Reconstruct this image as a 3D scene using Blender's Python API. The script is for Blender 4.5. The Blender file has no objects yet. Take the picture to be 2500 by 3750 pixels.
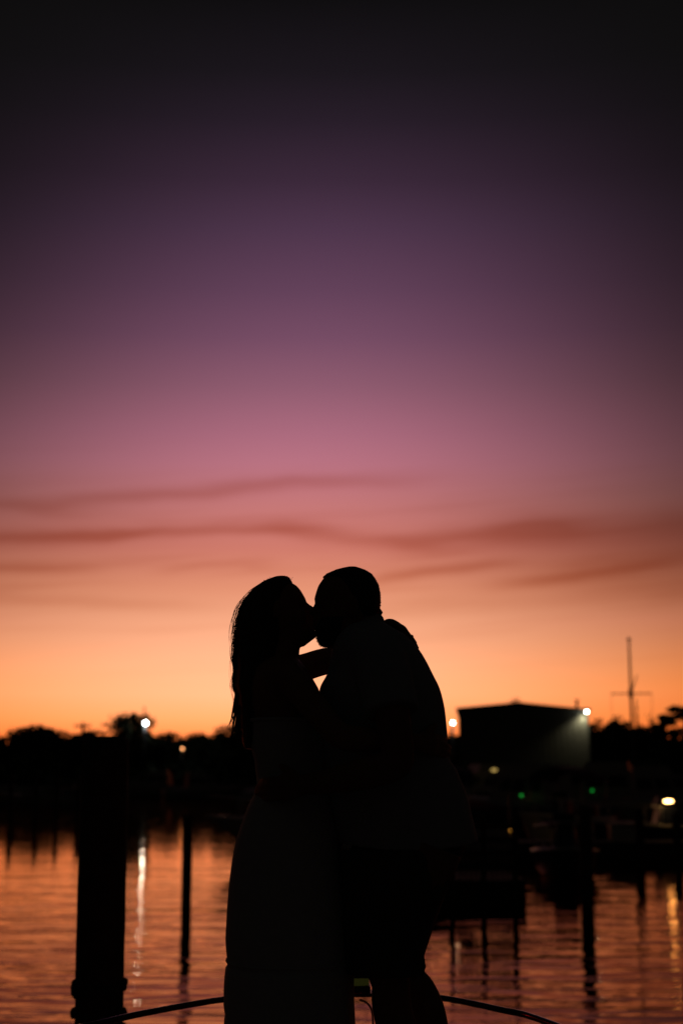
import bpy, math, random
import numpy as np

random.seed(7)
rng = np.random.default_rng(11)
scene = bpy.context.scene
COL = scene.collection
R = math.radians

# ------------------------------------------------------------------ camera
CAM_Z = 2.4                       # lens above the water
DECK_Z = 1.3                      # foredeck the couple stands on
FPX = 50.0 / 36.0 * 3750.0        # focal length in photo pixels
PITCH = math.atan((2840 - 1875) / FPX)
cam_d = bpy.data.cameras.new('camera')
cam_d.lens = 50; cam_d.sensor_fit = 'VERTICAL'; cam_d.sensor_height = 36; cam_d.sensor_width = 36
cam_d.clip_start = 0.05; cam_d.clip_end = 9000
cam_d.dof.use_dof = True; cam_d.dof.focus_distance = 4.32; cam_d.dof.aperture_fstop = 2.5
cam = bpy.data.objects.new('camera', cam_d)
cam.location = (0, 0, CAM_Z); cam.rotation_euler = (math.pi / 2 + PITCH, 0, 0)
COL.objects.link(cam); scene.camera = cam

FWD = np.array([0, math.cos(PITCH), math.sin(PITCH)])
UPV = np.array([0, -math.sin(PITCH), math.cos(PITCH)])
CAMP = np.array([0, 0, CAM_Z])


def P(x, y, Y):
    """point at world distance Y that the photo shows at pixel x, y (2500 x 3750)"""
    d = FWD + (x - 1250) / FPX * np.array([1, 0, 0]) + (1875 - y) / FPX * UPV
    return CAMP + d * (Y / d[1])


def Pz(x, y, z):
    d = FWD + (x - 1250) / FPX * np.array([1, 0, 0]) + (1875 - y) / FPX * UPV
    return CAMP + d * ((z - CAM_Z) / d[2])


def lin(c):
    return tuple((v / 255 / 12.92) if v / 255 <= .04045 else ((v / 255 + .055) / 1.055) ** 2.4 for v in c)


# ------------------------------------------------------------------ world: dusk sky
world = bpy.data.worlds.new('World'); scene.world = world; world.use_nodes = True
NT = world.node_tree; NT.nodes.clear()
L = NT.links.new


def wn(kind, **kw):
    n = NT.nodes.new(kind)
    for k, v in kw.items():
        setattr(n, k, v)
    return n


def M(op, a, b=None, c=None, clamp=False):
    n = wn('ShaderNodeMath', operation=op, use_clamp=clamp)
    for i, v in enumerate((a, b, c)):
        if v is None:
            continue
        if isinstance(v, (int, float)):
            n.inputs[i].default_value = v
        else:
            L(v, n.inputs[i])
    return n.outputs[0]


tc = wn('ShaderNodeTexCoord')
sep = wn('ShaderNodeSeparateXYZ'); L(tc.outputs['Generated'], sep.inputs[0])
EL = M('MULTIPLY', M('ARCSINE', sep.outputs[2]), 180 / math.pi)
AZ = M('MULTIPLY', M('ARCTAN2', sep.outputs[0], sep.outputs[1]), 180 / math.pi)
PD = math.degrees(PITCH)


def el_of(y):
    return PD + math.degrees(math.atan((1875 - y) / FPX))


def az_of(x):
    return math.degrees(math.atan((x - 1250) / FPX))


ramp = wn('ShaderNodeValToRGB')
ramp.color_ramp.interpolation = 'LINEAR'
MAXE = 40.0
stops = [  # photo row, colour there (display), gain
    (-400, (10, 9, 10), 1), (0, (16, 14, 16), 1), (265, (27, 22, 28), 1), (442, (39, 29, 40), 1), (663, (58, 40, 57), 1),
    (840, (76, 52, 74), 1), (1061, (97, 64, 88), 1), (1238, (116, 75, 99), 1), (1415, (141, 90, 110), 1),
    (1591, (169, 105, 124), 1), (1700, (183, 113, 128), 1), (1857, (195, 118, 117), 1), (2010, (205, 121, 106), 1),
    (2155, (226, 145, 113), 1), (2250, (241, 165, 128), 1), (2342, (249, 178, 137), 1), (2444, (254, 187, 140), 1.03),
    (2546, (255, 188, 136), 1.06), (2631, (255, 176, 110), 1.06), (2700, (255, 152, 78), 1.05), (2790, (255, 132, 56), 1.0)]
red = lambda y: float(np.interp(y, [2240, 2342, 2444, 2546, 2700, 2790], [1.0, 1.06, 1.18, 1.32, 1.34, 1.28]))   # the red the film clipped
pts = sorted([(max(0.0, min(1.0, el_of(y) / MAXE)), [max(0.0, g * v * k - a) / 0.96 for v, a, k in zip(lin(c), (.0040, .0037, .0036), (red(y), 1, 1))]) for y, c, g in stops])
cr = ramp.color_ramp
while len(cr.elements) < len(pts) + 1:
    cr.elements.new(0.5)
for e, (p, c) in zip(cr.elements, pts + [(1.0, (.0004, .0003, .0005))]):
    e.position = p; e.color = (*c[:3], 1)
L(M('DIVIDE', EL, MAXE, clamp=True), ramp.inputs[0])

# afterglow falls off to both sides of the place where the sun went down
AZC, SIG = -3.25, 17.0
daz = M('SUBTRACT', AZ, M('ADD', AZC, M('MULTIPLY', M('DIVIDE', EL, 22.0, clamp=True), 2.6)))
glow = M('POWER', 2.71828, M('MULTIPLY', M('MULTIPLY', daz, daz), -1 / SIG ** 2))
far_side = M('ADD', M('MULTIPLY', M('POWER', 2.71828, M('MULTIPLY', M('POWER', M('ABSOLUTE', M('DIVIDE', daz, 42.0)), 3.0), -1.0)), .99), .01)
glow = M('MAXIMUM', glow, 0.02)


def spread(lo, mid, hi):
    """how fast a colour fades sideways: the red light near the horizon reaches farthest"""
    a = M('MULTIPLY', M('SUBTRACT', EL, 3.5), 1 / 2.5, clamp=True); b = M('MULTIPLY', M('SUBTRACT', EL, 6.0), 1 / 5.0, clamp=True)
    c = M('MULTIPLY', M('SUBTRACT', EL, 11.0), 1 / 12.0, clamp=True)
    e = M('ADD', M('MULTIPLY', c, .75), M('ADD', M('ADD', lo, M('MULTIPLY', a, mid - lo)), M('MULTIPLY', b, hi - mid)))
    return M('MULTIPLY', M('POWER', glow, e), far_side)


glow_rgb = wn('ShaderNodeCombineColor')
for i, v in enumerate(((.44, .62, 1.36), (.80, .92, 1.28), (1.50, 1.05, 1.40))):
    L(spread(*v), glow_rgb.inputs[i])

# thin cloud streaks
cmb = wn('ShaderNodeCombineXYZ'); L(M('MULTIPLY', AZ, 0.11), cmb.inputs[0]); L(M('MULTIPLY', EL, 0.25), cmb.inputs[1])
nz = wn('ShaderNodeTexNoise'); nz.inputs['Scale'].default_value = 1.0; nz.inputs['Detail'].default_value = 3.0
L(cmb.outputs[0], nz.inputs['Vector'])
bend = M('MULTIPLY', M('SUBTRACT', nz.outputs['Fac'], 0.5), 1.5)
ELB = M('ADD', EL, bend)


def streak(x0, y0, x1, y1, thick, amp):
    """soft dark line from one sky position to another, fading at its ends"""
    a0, a1, e0, e1 = az_of(x0), az_of(x1), el_of(y0), el_of(y1)
    b = (e1 - e0) / (a1 - a0)
    d = M('SUBTRACT', ELB, M('ADD', M('MULTIPLY', AZ, b), e0 - b * a0))
    d = M('DIVIDE', d, thick)
    # sharper upper edge, longer fade below
    g = M('POWER', 2.71828, M('MULTIPLY', M('MULTIPLY', d, d), -1.0))
    wdt = M('DIVIDE', M('SUBTRACT', AZ, (a0 + a1) / 2), abs(a1 - a0) / 2 * 1.15)
    w = M('POWER', 2.71828, M('MULTIPLY', M('POWER', M('ABSOLUTE', wdt), 4.0), -1.0))
    return M('MULTIPLY', M('MULTIPLY', g, w), amp)


S = None
for s in [(100, 1850, 1380, 1752, .30, .72), (-500, 2030, 420, 1954, .34, .88), (250, 1958, 1120, 1938, .28, .85),
          (1000, 1938, 1560, 2004, .36, .62), (1480, 2000, 2080, 1950, .48, .66), (1900, 1952, 2900, 1925, .62, .76),
          (1360, 2128, 1860, 2070, .27, .90), (1860, 2150, 2460, 2084, .30, .85), (600, 2098, 980, 2072, .22, .45),
          (-300, 2112, 330, 2090, .24, .55), (-200, 2212, 700, 2236, .30, .40), (2150, 2190, 3000, 2160, .5, .45),
          (-300, 1840, 250, 1880, .35, .40), (2000, 2080, 3100, 2000, .9, .50), (1250, 2215, 2300, 2235, .35, .22)]:
    v = streak(*s)
    S = v if S is None else M('ADD', S, v)
# faint grain of the same cloud sheet, all round the sky
cmb2 = wn('ShaderNodeCombineXYZ'); L(M('MULTIPLY', AZ, 0.09), cmb2.inputs[0])
L(M('ADD', M('MULTIPLY', EL, 1.5), M('MULTIPLY', AZ, -0.10)), cmb2.inputs[1])
nz2 = wn('ShaderNodeTexNoise'); nz2.inputs['Scale'].default_value = 1.0; nz2.inputs['Detail'].default_value = 4.0
L(cmb2.outputs[0], nz2.inputs['Vector'])
band = M('POWER', 2.71828, M('MULTIPLY', M('POWER', M('DIVIDE', M('SUBTRACT', EL, 8.3), 3.4), 2.0), -1.0))
S = M('ADD', S, M('MULTIPLY', M('MULTIPLY', M('SUBTRACT', nz2.outputs['Fac'], 0.5, clamp=True), 1.7), band))
S = M('MINIMUM', S, 1.15)

tint = wn('ShaderNodeCombineColor')
for i, k in enumerate((.25, .42, .50)):
    L(M('SUBTRACT', 1.0, M('MULTIPLY', S, k)), tint.inputs[i])
mul = wn('ShaderNodeMix', data_type='RGBA', blend_type='MULTIPLY'); mul.inputs['Factor'].default_value = 1
L(ramp.outputs[0], mul.inputs['A']); L(tint.outputs[0], mul.inputs['B'])
mul2 = wn('ShaderNodeVectorMath', operation='MULTIPLY'); L(mul.outputs['Result'], mul2.inputs[0]); L(glow_rgb.outputs[0], mul2.inputs[1])
bg_glow = wn('ShaderNodeBackground'); L(mul2.outputs[0], bg_glow.inputs[0]); bg_glow.inputs[1].default_value = 1.0
# what is left of the blue day light, from the whole dome
sky = wn('ShaderNodeTexSky', sky_type='NISHITA', sun_disc=False)
sky.sun_elevation = R(-5.5); sky.sun_rotation = R(AZC); sky.altitude = 0
bg_sky = wn('ShaderNodeBackground'); L(sky.outputs[0], bg_sky.inputs[0]); bg_sky.inputs[1].default_value = 0.02
bg_amb = wn('ShaderNodeBackground'); bg_amb.inputs[0].default_value = (0.0036, 0.0034, 0.0031, 1)
ad = wn('ShaderNodeAddShader'); ad2 = wn('ShaderNodeAddShader'); wo = wn('ShaderNodeOutputWorld')
L(bg_glow.outputs[0], ad.inputs[0]); L(bg_sky.outputs[0], ad.inputs[1])
L(ad.outputs[0], ad2.inputs[0]); L(bg_amb.outputs[0], ad2.inputs[1]); L(ad2.outputs[0], wo.inputs[0])

scene.view_settings.view_transform = 'Standard'; scene.view_settings.look = 'None'
scene.view_settings.exposure = 0; scene.view_settings.gamma = 1
scene.cycles.max_bounces = 6; scene.cycles.sample_clamp_indirect = 4.0
scene.cycles.use_denoising = True


# ------------------------------------------------------------------ materials
def mat(name, col, rough=.6, metal=0.0, noise=0.0, nscale=8.0, bump=0.0, spec=.5, emit=None, estr=0.0):
    m = bpy.data.materials.new(name); m.use_nodes = True
    nt = m.node_tree; b = nt.nodes['Principled BSDF']
    b.inputs['Base Color'].default_value = (*col, 1)
    b.inputs['Roughness'].default_value = rough; b.inputs['Metallic'].default_value = metal
    b.inputs['Specular IOR Level'].default_value = spec
    if emit:
        b.inputs['Emission Color'].default_value = (*emit, 1); b.inputs['Emission Strength'].default_value = estr
    if noise or bump:
        co = nt.nodes.new('ShaderNodeTexCoord'); n = nt.nodes.new('ShaderNodeTexNoise')
        n.inputs['Scale'].default_value = nscale; n.inputs['Detail'].default_value = 5
        nt.links.new(co.outputs['Object'], n.inputs['Vector'])
        if noise:
            r = nt.nodes.new('ShaderNodeValToRGB')
            r.color_ramp.elements[0].position = .3; r.color_ramp.elements[1].position = .72
            r.color_ramp.elements[0].color = (*[v * (1 - noise) for v in col], 1)
            r.color_ramp.elements[1].color = (*[min(1, v * (1 + noise)) for v in col], 1)
            nt.links.new(n.outputs['Fac'], r.inputs[0]); nt.links.new(r.outputs[0], b.inputs['Base Color'])
        if bump:
            bp = nt.nodes.new('ShaderNodeBump'); bp.inputs['Strength'].default_value = 1; bp.inputs['Distance'].default_value = bump
            nt.links.new(n.outputs['Fac'], bp.inputs['Height']); nt.links.new(bp.outputs[0], b.inputs['Normal'])
    return m


MT = dict(
    skin=mat('skin', (.30, .17, .11), .6, spec=.2, noise=.12, nscale=30),
    skin2=mat('skin_tan', (.24, .13, .085), .6, spec=.2, noise=.12, nscale=30),
    hair=mat('hair_brown', (.030, .014, .008), .5, noise=.3, nscale=60),
    hair2=mat('hair_black', (.012, .009, .008), .6, noise=.3, nscale=90, bump=.002),
    dress=mat('dress_cloth', (.46, .49, .48), .85, noise=.05, nscale=40, bump=.0008),
    shirt=mat('shirt_cloth', (.34, .37, .39), .9, noise=.06, nscale=60, bump=.0008),
    shorts=mat('shorts_cloth', (.06, .06, .05), .9, noise=.12, nscale=60, bump=.0008),
    gold=mat('gold', (.8, .55, .2), .2, 1.0),
    gem=mat('gem_red', (.35, .02, .06), .1),
    steel=mat('steel', (.45, .45, .46), .16, 1.0, noise=.15, nscale=30),
    rail=mat('rail_dark_tube', (.045, .045, .045), .12, .6, noise=.15, nscale=30),
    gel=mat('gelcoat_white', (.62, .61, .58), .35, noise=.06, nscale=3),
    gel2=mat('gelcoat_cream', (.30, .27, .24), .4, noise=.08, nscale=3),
    gel3=mat('gelcoat_navy', (.02, .03, .06), .3, noise=.2, nscale=3),
    deck=mat('deck_nonslip', (.42, .41, .39), .8, noise=.1, nscale=60, bump=.001),
    canvas=mat('canvas_navy', (.015, .02, .035), .9, noise=.2, nscale=12, bump=.004),
    glass=mat('cabin_glass', (.01, .012, .014), .35, spec=.25),
    screen=mat('screen_cover', (.02, .02, .022), .8, spec=.1),
    wood=mat('piling_wood', (.055, .042, .032), .9, noise=.4, nscale=9, bump=.01),
    plank=mat('dock_plank', (.10, .085, .07), .9, noise=.35, nscale=7, bump=.004),
    growth=mat('barnacle_growth', (.05, .05, .042), .95, noise=.5, nscale=45, bump=.02),
    metal=mat('siding_metal', (.14, .14, .12), .6, noise=.08, nscale=4),
    roof=mat('roof_metal', (.10, .10, .10), .6, noise=.1, nscale=4),
    pole=mat('pole_paint', (.20, .19, .18), .55, noise=.1, nscale=6),
    bark=mat('bark', (.06, .045, .032), .95, noise=.3, nscale=5, bump=.03),
    leaf=mat('leaf_dark', (.040, .055, .022), .8, noise=.35, nscale=1.2),
    leaf2=mat('leaf_olive', (.060, .066, .028), .8, noise=.35, nscale=1.2),
    needle=mat('needle_green', (.028, .042, .022), .8, noise=.35, nscale=1.2),
    ground=mat('shore_ground', (.07, .065, .045), .95, noise=.4, nscale=.12, bump=.05),
    stone=mat('bank_stone', (.16, .15, .13), .95, noise=.4, nscale=1.5, bump=.1),
    plastic=mat('black_plastic', (.02, .02, .02), .4, noise=.1, nscale=20),
    cream=mat('dock_box_cream', (.55, .53, .42), .5, noise=.06, nscale=6),
    redpaint=mat('red_paint', (.5, .10, .06), .5, noise=.1, nscale=6),
)


def glowmat(name, col, s):
    m = bpy.data.materials.new(name); m.use_nodes = True
    nt = m.node_tree; nt.nodes.clear()
    e = nt.nodes.new('ShaderNodeEmission'); o = nt.nodes.new('ShaderNodeOutputMaterial')
    e.inputs[0].default_value = (*col, 1); e.inputs[1].default_value = s
    nt.links.new(e.outputs[0], o.inputs[0])
    return m


# ------------------------------------------------------------------ mesh helpers
class G:
    """collects shapes; build() links them as one mesh object"""
    def __init__(self):
        self.v = []; self.f = []; self.n = 0

    def add(self, v, f):
        self.v.append(np.asarray(v, float).reshape(-1, 3)); self.f += [tuple(i + self.n for i in q) for q in f]
        self.n += len(self.v[-1]); return self

    def loft(self, rings, caps=True):
        n = len(rings[0]); m = len(rings)
        v = np.concatenate([np.asarray(r) for r in rings]); f = []
        for a in range(m - 1):
            for b in range(n):
                c = (b + 1) % n
                f.append((a * n + b, a * n + c, (a + 1) * n + c, (a + 1) * n + b))
        if caps:
            v = np.concatenate([v, [np.mean(rings[0], 0)], [np.mean(rings[-1], 0)]])
            for b in range(n):
                c = (b + 1) % n
                f.append((m * n, c, b)); f.append((m * n + 1, (m - 1) * n + b, (m - 1) * n + c))
        return self.add(v, f)

    def tube(self, pts, rad, n=10, sub=1):
        pts = np.asarray(pts, float); rad = np.broadcast_to(np.asarray(rad, float), (len(pts),))
        if sub > 1 and len(pts) > 2:
            pts, rad = smooth(pts, rad, sub)
        T = np.gradient(pts, axis=0); T /= np.linalg.norm(T, axis=1)[:, None] + 1e-12
        a = np.array([0, 0, 1.0]) if abs(T[0][2]) < .9 else np.array([0, 1.0, 0])
        rings = []; u = np.cross(T[0], a)
        for p, t, r in zip(pts, T, rad):
            u = u - t * np.dot(u, t); u /= np.linalg.norm(u) + 1e-12
            w = np.cross(t, u)
            th = np.arange(n) * 2 * math.pi / n
            rings.append(p + r * (np.cos(th)[:, None] * u + np.sin(th)[:, None] * w))
        return self.loft(rings)

    def box(self, c, s, rz=0.0):
        c = np.asarray(c, float); h = np.asarray(s, float) / 2
        v = np.array([[x, y, z] for z in (-1, 1) for y in (-1, 1) for x in (-1, 1)], float) * h
        if rz:
            k = np.array([[math.cos(rz), -math.sin(rz), 0], [math.sin(rz), math.cos(rz), 0], [0, 0, 1]]); v = v @ k.T
        return self.add(v + c, [(0, 2, 3, 1), (4, 5, 7, 6), (0, 1, 5, 4), (2, 6, 7, 3), (0, 4, 6, 2), (1, 3, 7, 5)])

    def ball(self, c, r, n=12, m=8):
        r = np.broadcast_to(np.asarray(r, float), (3,)); rings = []
        for i in range(1, m):
            ph = math.pi * i / m; th = np.arange(n) * 2 * math.pi / n
            rings.append(np.stack([np.sin(ph) * np.cos(th) * r[0], np.sin(ph) * np.sin(th) * r[1], np.full(n, -math.cos(ph) * r[2])], 1) + np.asarray(c))
        self.loft(rings)
        self.v[-1][-2] = np.asarray(c) - [0, 0, r[2]]; self.v[-1][-1] = np.asarray(c) + [0, 0, r[2]]
        return self

    def mesh(self, name):
        me = bpy.data.meshes.new(name)
        me.from_pydata(np.concatenate(self.v).tolist(), [], self.f); me.update()
        return me

    def build(self, name, m, parent=None, shade=True, base=None):
        if base is not None:
            for a in self.v:
                a -= np.asarray(base)
        me = self.mesh(name)
        return link(name, me, m, parent, shade, base if parent is None else None)


def link(name, me, m, parent=None, shade=True, loc=None):
    me.materials.clear(); me.materials.append(MT[m] if isinstance(m, str) else m)
    if shade:
        me.polygons.foreach_set('use_smooth', [True] * len(me.polygons))
    o = bpy.data.objects.new(name, me); COL.objects.link(o)
    if loc is not None:
        o.location = loc
    if parent is not None:
        o.parent = parent
        # parts are modelled in their thing's own frame
    return o


def smooth(pts, rad, sub):
    """Catmull-Rom"""
    q = np.concatenate([pts, np.asarray(rad)[:, None]], 1)
    q = np.concatenate([[2 * q[0] - q[1]], q, [2 * q[-1] - q[-2]]])
    out = []
    for i in range(1, len(q) - 2):
        for k in range(sub):
            t = k / sub; a, b, c, d = q[i - 1:i + 3]
            out.append(.5 * (2 * b + (c - a) * t + (2 * a - 5 * b + 4 * c - d) * t * t + (3 * b - a - 3 * c + d) * t ** 3))
    out.append(q[-2]); out = np.array(out)
    return out[:, :3], np.maximum(out[:, 3], 1e-4)


def tag(o, label, cat=None, group=None, kind=None):
    if label: o['label'] = label
    if cat: o['category'] = cat
    if group: o['group'] = group
    if kind: o['kind'] = kind
    return o


def thing(name, loc, label, cat, group=None, rz=0.0):
    o = bpy.data.objects.new(name, None); o.empty_display_size = .2
    o.location = loc; o.rotation_euler = (0, 0, rz); COL.objects.link(o)
    return tag(o, label, cat, group)


def fuse(g, name, voxel, it=6, fac=.5):
    """one continuous skin over overlapping shapes"""
    me = g.mesh(name + '_raw'); o = bpy.data.objects.new(name + '_raw', me); COL.objects.link(o)
    r = o.modifiers.new('r', 'REMESH'); r.mode = 'VOXEL'; r.voxel_size = voxel; r.adaptivity = 0
    s = o.modifiers.new('s', 'SMOOTH'); s.iterations = it; s.factor = fac
    dg = bpy.context.evaluated_depsgraph_get(); dg.update()
    out = bpy.data.meshes.new_from_object(o.evaluated_get(dg), depsgraph=dg); out.name = name
    bpy.data.objects.remove(o); bpy.data.meshes.remove(me)
    return out


def shifted(me, base):
    n = len(me.vertices); a = np.empty(n * 3); me.vertices.foreach_get('co', a)
    a = a.reshape(-1, 3) - np.asarray(base); me.vertices.foreach_set('co', a.ravel()); me.update()
    return me


def interp(tab, y):
    """column-wise smooth-ish interpolation of a table keyed by its first column"""
    t = np.asarray(tab, float)
    return [np.interp(y, t[:, 0], t[:, i]) for i in range(1, t.shape[1])]


def body_rings(tab, Y, n=36, ex=2.3, step=14, fold=None):
    """rows: photo row, left, right, half depth (m) [, depth offset]"""
    t = np.asarray(tab, float); ys = np.arange(t[0, 0], t[-1, 0] + .1, step)
    ys = np.unique(np.concatenate([ys, t[:, 0]]))
    rings = []
    for y in ys:
        vals = interp(tab, y); xl, xr, hw = vals[:3]; dy = vals[3] if len(vals) > 3 else 0
        a = P(xl, y, Y + dy); b = P(xr, y, Y + dy); c = (a + b) / 2; hx = (b[0] - a[0]) / 2
        th = np.arange(n) * 2 * math.pi / n
        cx = np.sign(np.cos(th)) * np.abs(np.cos(th)) ** (2 / ex); sy = np.sign(np.sin(th)) * np.abs(np.sin(th)) ** (2 / ex)
        k = np.ones(n) if fold is None else fold(th, y)
        rings.append(np.stack([c[0] + hx * cx * k, c[1] + hw * sy * k, np.full(n, c[2])], 1))
    return rings


def head_rings(tab, Y, sgn, n=48):
    """rows: photo row, back of skull, plane of the face, profile line, half width, feature width.
    sgn = +1 when the face looks to the right of the picture"""
    t = np.asarray(tab, float); ys = np.unique(np.concatenate([np.arange(t[0, 0], t[-1, 0], 4), t[:, 0]])); rings = []
    for y in ys:
        xb, xf, xp, hw, fw = interp(tab, y)
        b = P(xb, y, Y); f = P(xf, y, Y); p = P(xp, y, Y); cx = b[0] * .48 + f[0] * .52
        th = np.arange(n) * 2 * math.pi / n; d = hw * np.sin(th); c = np.cos(th) * sgn
        x = np.where(c > 0, cx + (f[0] - cx) * np.abs(np.cos(th)) ** .8, cx - (cx - b[0]) * np.abs(np.cos(th)) ** .95)
        x = np.where(c > 0, x + (p[0] - f[0]) * np.exp(-(d / fw) ** 2), x)
        rings.append(np.stack([x, Y + d, np.full(n, b[2])], 1))
    return rings


# ------------------------------------------------------------------ setting: water and shore
def make_water():
    m = bpy.data.materials.new('harbour_water'); m.use_nodes = True
    nt = m.node_tree; nt.nodes.clear()
    out = nt.nodes.new('ShaderNodeOutputMaterial'); mix = nt.nodes.new('ShaderNodeMixShader'); fr = nt.nodes.new('ShaderNodeFresnel')
    gl = nt.nodes.new('ShaderNodeBsdfGlossy'); df = nt.nodes.new('ShaderNodeBsdfDiffuse')
    fr.inputs['IOR'].default_value = 1.26; gl.inputs['Roughness'].default_value = .03
    gl.inputs['Color'].default_value = (1.0, .67, .45, 1)          # orange tint put into the reflection colour to warm the mirrored sky
    df.inputs['Color'].default_value = (.010, .007, .004, 1)
    nt.links.new(fr.outputs[0], mix.inputs[0]); nt.links.new(df.outputs[0], mix.inputs[1]); nt.links.new(gl.outputs[0], mix.inputs[2]); nt.links.new(mix.outputs[0], out.inputs[0])
    co = nt.nodes.new('ShaderNodeTexCoord')
    last = None
    # ripples die away in the sheltered water toward the shore
    sp = nt.nodes.new('ShaderNodeSeparateXYZ'); nt.links.new(co.outputs['Object'], sp.inputs[0])
    mr = nt.nodes.new('ShaderNodeMapRange'); mr.interpolation_type = 'SMOOTHSTEP'
    for k, v in enumerate((0, 10.0, 44.0, 1.35, .15)):
        mr.inputs[k].default_value = v
    nt.links.new(sp.outputs[1], mr.inputs[0])

    def lay(sx, sy, sc, det, dist, strength, rot=0.0):
        nonlocal last
        mp = nt.nodes.new('ShaderNodeMapping'); mp.inputs['Scale'].default_value = (sx, sy, 1); mp.inputs['Rotation'].default_value = (0, 0, rot)
        nt.links.new(co.outputs['Object'], mp.inputs[0])
        n = nt.nodes.new('ShaderNodeTexNoise'); n.inputs['Scale'].default_value = sc; n.inputs['Detail'].default_value = det
        n.inputs['Roughness'].default_value = .45; n.inputs['Distortion'].default_value = dist
        nt.links.new(mp.outputs[0], n.inputs['Vector'])
        bp = nt.nodes.new('ShaderNodeBump'); bp.inputs['Strength'].default_value = 1; bp.inputs['Distance'].default_value = strength
        ml = nt.nodes.new('ShaderNodeMath'); ml.operation = 'MULTIPLY'
        nt.links.new(n.outputs['Fac'], ml.inputs[0]); nt.links.new(mr.outputs[0], ml.inputs[1]); nt.links.new(ml.outputs[0], bp.inputs['Height'])
        if last is not None:
            nt.links.new(last, bp.inputs['Normal'])
        last = bp.outputs[0]
    lay(.26, 1.0, 1.9, 2.3, .8, .0290, R(4))
    lay(.45, 1.0, .45, 1.0, .3, .0420, R(-7))
    lay(.55, 1.0, 3.6, 2.0, .5, .0050, R(12))
    nt.links.new(last, gl.inputs['Normal']); nt.links.new(last, fr.inputs['Normal'])
    g = G(); g.add([[-4000, -60, 0], [4000, -60, 0], [4000, 5000, 0], [-4000, 5000, 0]], [(0, 1, 2, 3)])
    o = g.build('water', m, shade=False); o['kind'] = 'structure'


make_water()

SHORE = [(-3000, 215), (-400, 202), (-62, 186), (-15, 178), (-5, 130), (3, 92), (8, 86), (22, 84), (60, 80), (3000, 70)]


def make_shore():
    g = G(); n = len(SHORE); v = []; f = []
    for x, y in SHORE: v.append((x, y - 1.5, -.6))
    for x, y in SHORE: v.append((x, y, .55))
    for x, y in SHORE: v.append((x * 1.0, y + 6, .95))
    for x, y in SHORE: v.append((x * 1.6, 5200, 1.2))
    for r in range(3):
        for i in range(n - 1):
            f.append((r * n + i, r * n + i + 1, (r + 1) * n + i + 1, (r + 1) * n + i))
    g.add(v, f); o = g.build('shore', 'ground', shade=False); o['kind'] = 'structure'


make_shore()


# ------------------------------------------------------------------ trees
def leaves(g, cen, rad, n, size, flat=.75):
    """leaf sprays through the volume of one clump"""
    cen = np.asarray(cen); rad = np.asarray(rad)
    d = rng.normal(size=(n, 3)); d /= np.linalg.norm(d, axis=1)[:, None]
    p = cen + d * rad * (rng.random((n, 1)) ** .45)
    a = rng.normal(size=(n, 3)); a[:, 2] *= .6; a /= np.linalg.norm(a, axis=1)[:, None]
    b = np.cross(a, rng.normal(size=(n, 3))); b /= np.linalg.norm(b, axis=1)[:, None] + 1e-9
    s = size * (.6 + .8 * rng.random((n, 1)))
    v = np.stack([p - a * s, p + b * s * flat * .6, p + a * s, p - b * s * flat * .6], 1).reshape(-1, 3)
    g.add(v, [(4 * i, 4 * i + 1, 4 * i + 2, 4 * i + 3) for i in range(n)])


def broad_tree(px, top, wpx, Y, label, group, dens=1.0, leaf='leaf', base=1.0, nc=18, zc=.58, zr=.44, zlo=.38):
    t = P(px, top, Y); w = wpx / FPX * Y; h = t[2] - base
    o = thing('broadleaf_tree', (t[0], Y, base), label, 'tree', group)
    tr = G(); tr.tube([(0, 0, -.2), (.1, 0, h * .3), (0, .1, h * .62), (.05, 0, h * .85)], [h * .035, h * .028, h * .016, h * .006], 8, 4)
    cr_ = G()
    for i in range(nc):
        a = random.uniform(0, 6.283); r = random.uniform(.15, .95) ** .7; z = random.uniform(zlo, .9)
        k = math.sqrt(max(.08, 1 - ((z - zc) / zr) ** 2))
        c = np.array([math.cos(a) * r * w / 2 * k * .78, math.sin(a) * r * w / 2 * k * .78, z * h])
        if i % 2 == 0:
            tr.tube([(0, 0, h * random.uniform(.25, .5)), c * .5 + np.array([0, 0, h * .22]), c], [h * .014, h * .009, h * .004], 5)
        q = w * random.uniform(.13, .22)
        leaves(cr_, c, (q, q, q * .72), int(130 * dens), w * .04)
    leaves(cr_, (0, 0, h * .93), (w * .2, w * .2, h * .07), int(60 * dens), w * .035)
    tr.build('trunk', 'bark', o); cr_.build('crown', leaf, o, shade=False)


def conifer(px, top, wpx, Y, label, group, base=1.0):
    t = P(px, top, Y); w = wpx / FPX * Y; h = t[2] - base
    o = thing('conifer_tree', (t[0], Y, base), label, 'tree', group)
    G().tube([(0, 0, -.2), (0, 0, h * .6), (0, 0, h)], [h * .02, h * .012, .01], 8).build('trunk', 'bark', o)
    c = G()
    for i in range(26):
        z = h * (.12 + .88 * i / 25); r = w / 2 * (1 - i / 25) ** .85 + .03
        leaves(c, (0, 0, z), (r, r, h * .03), 26, max(.06, r * .32))
    c.build('crown', 'needle', o, shade=False)


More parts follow.
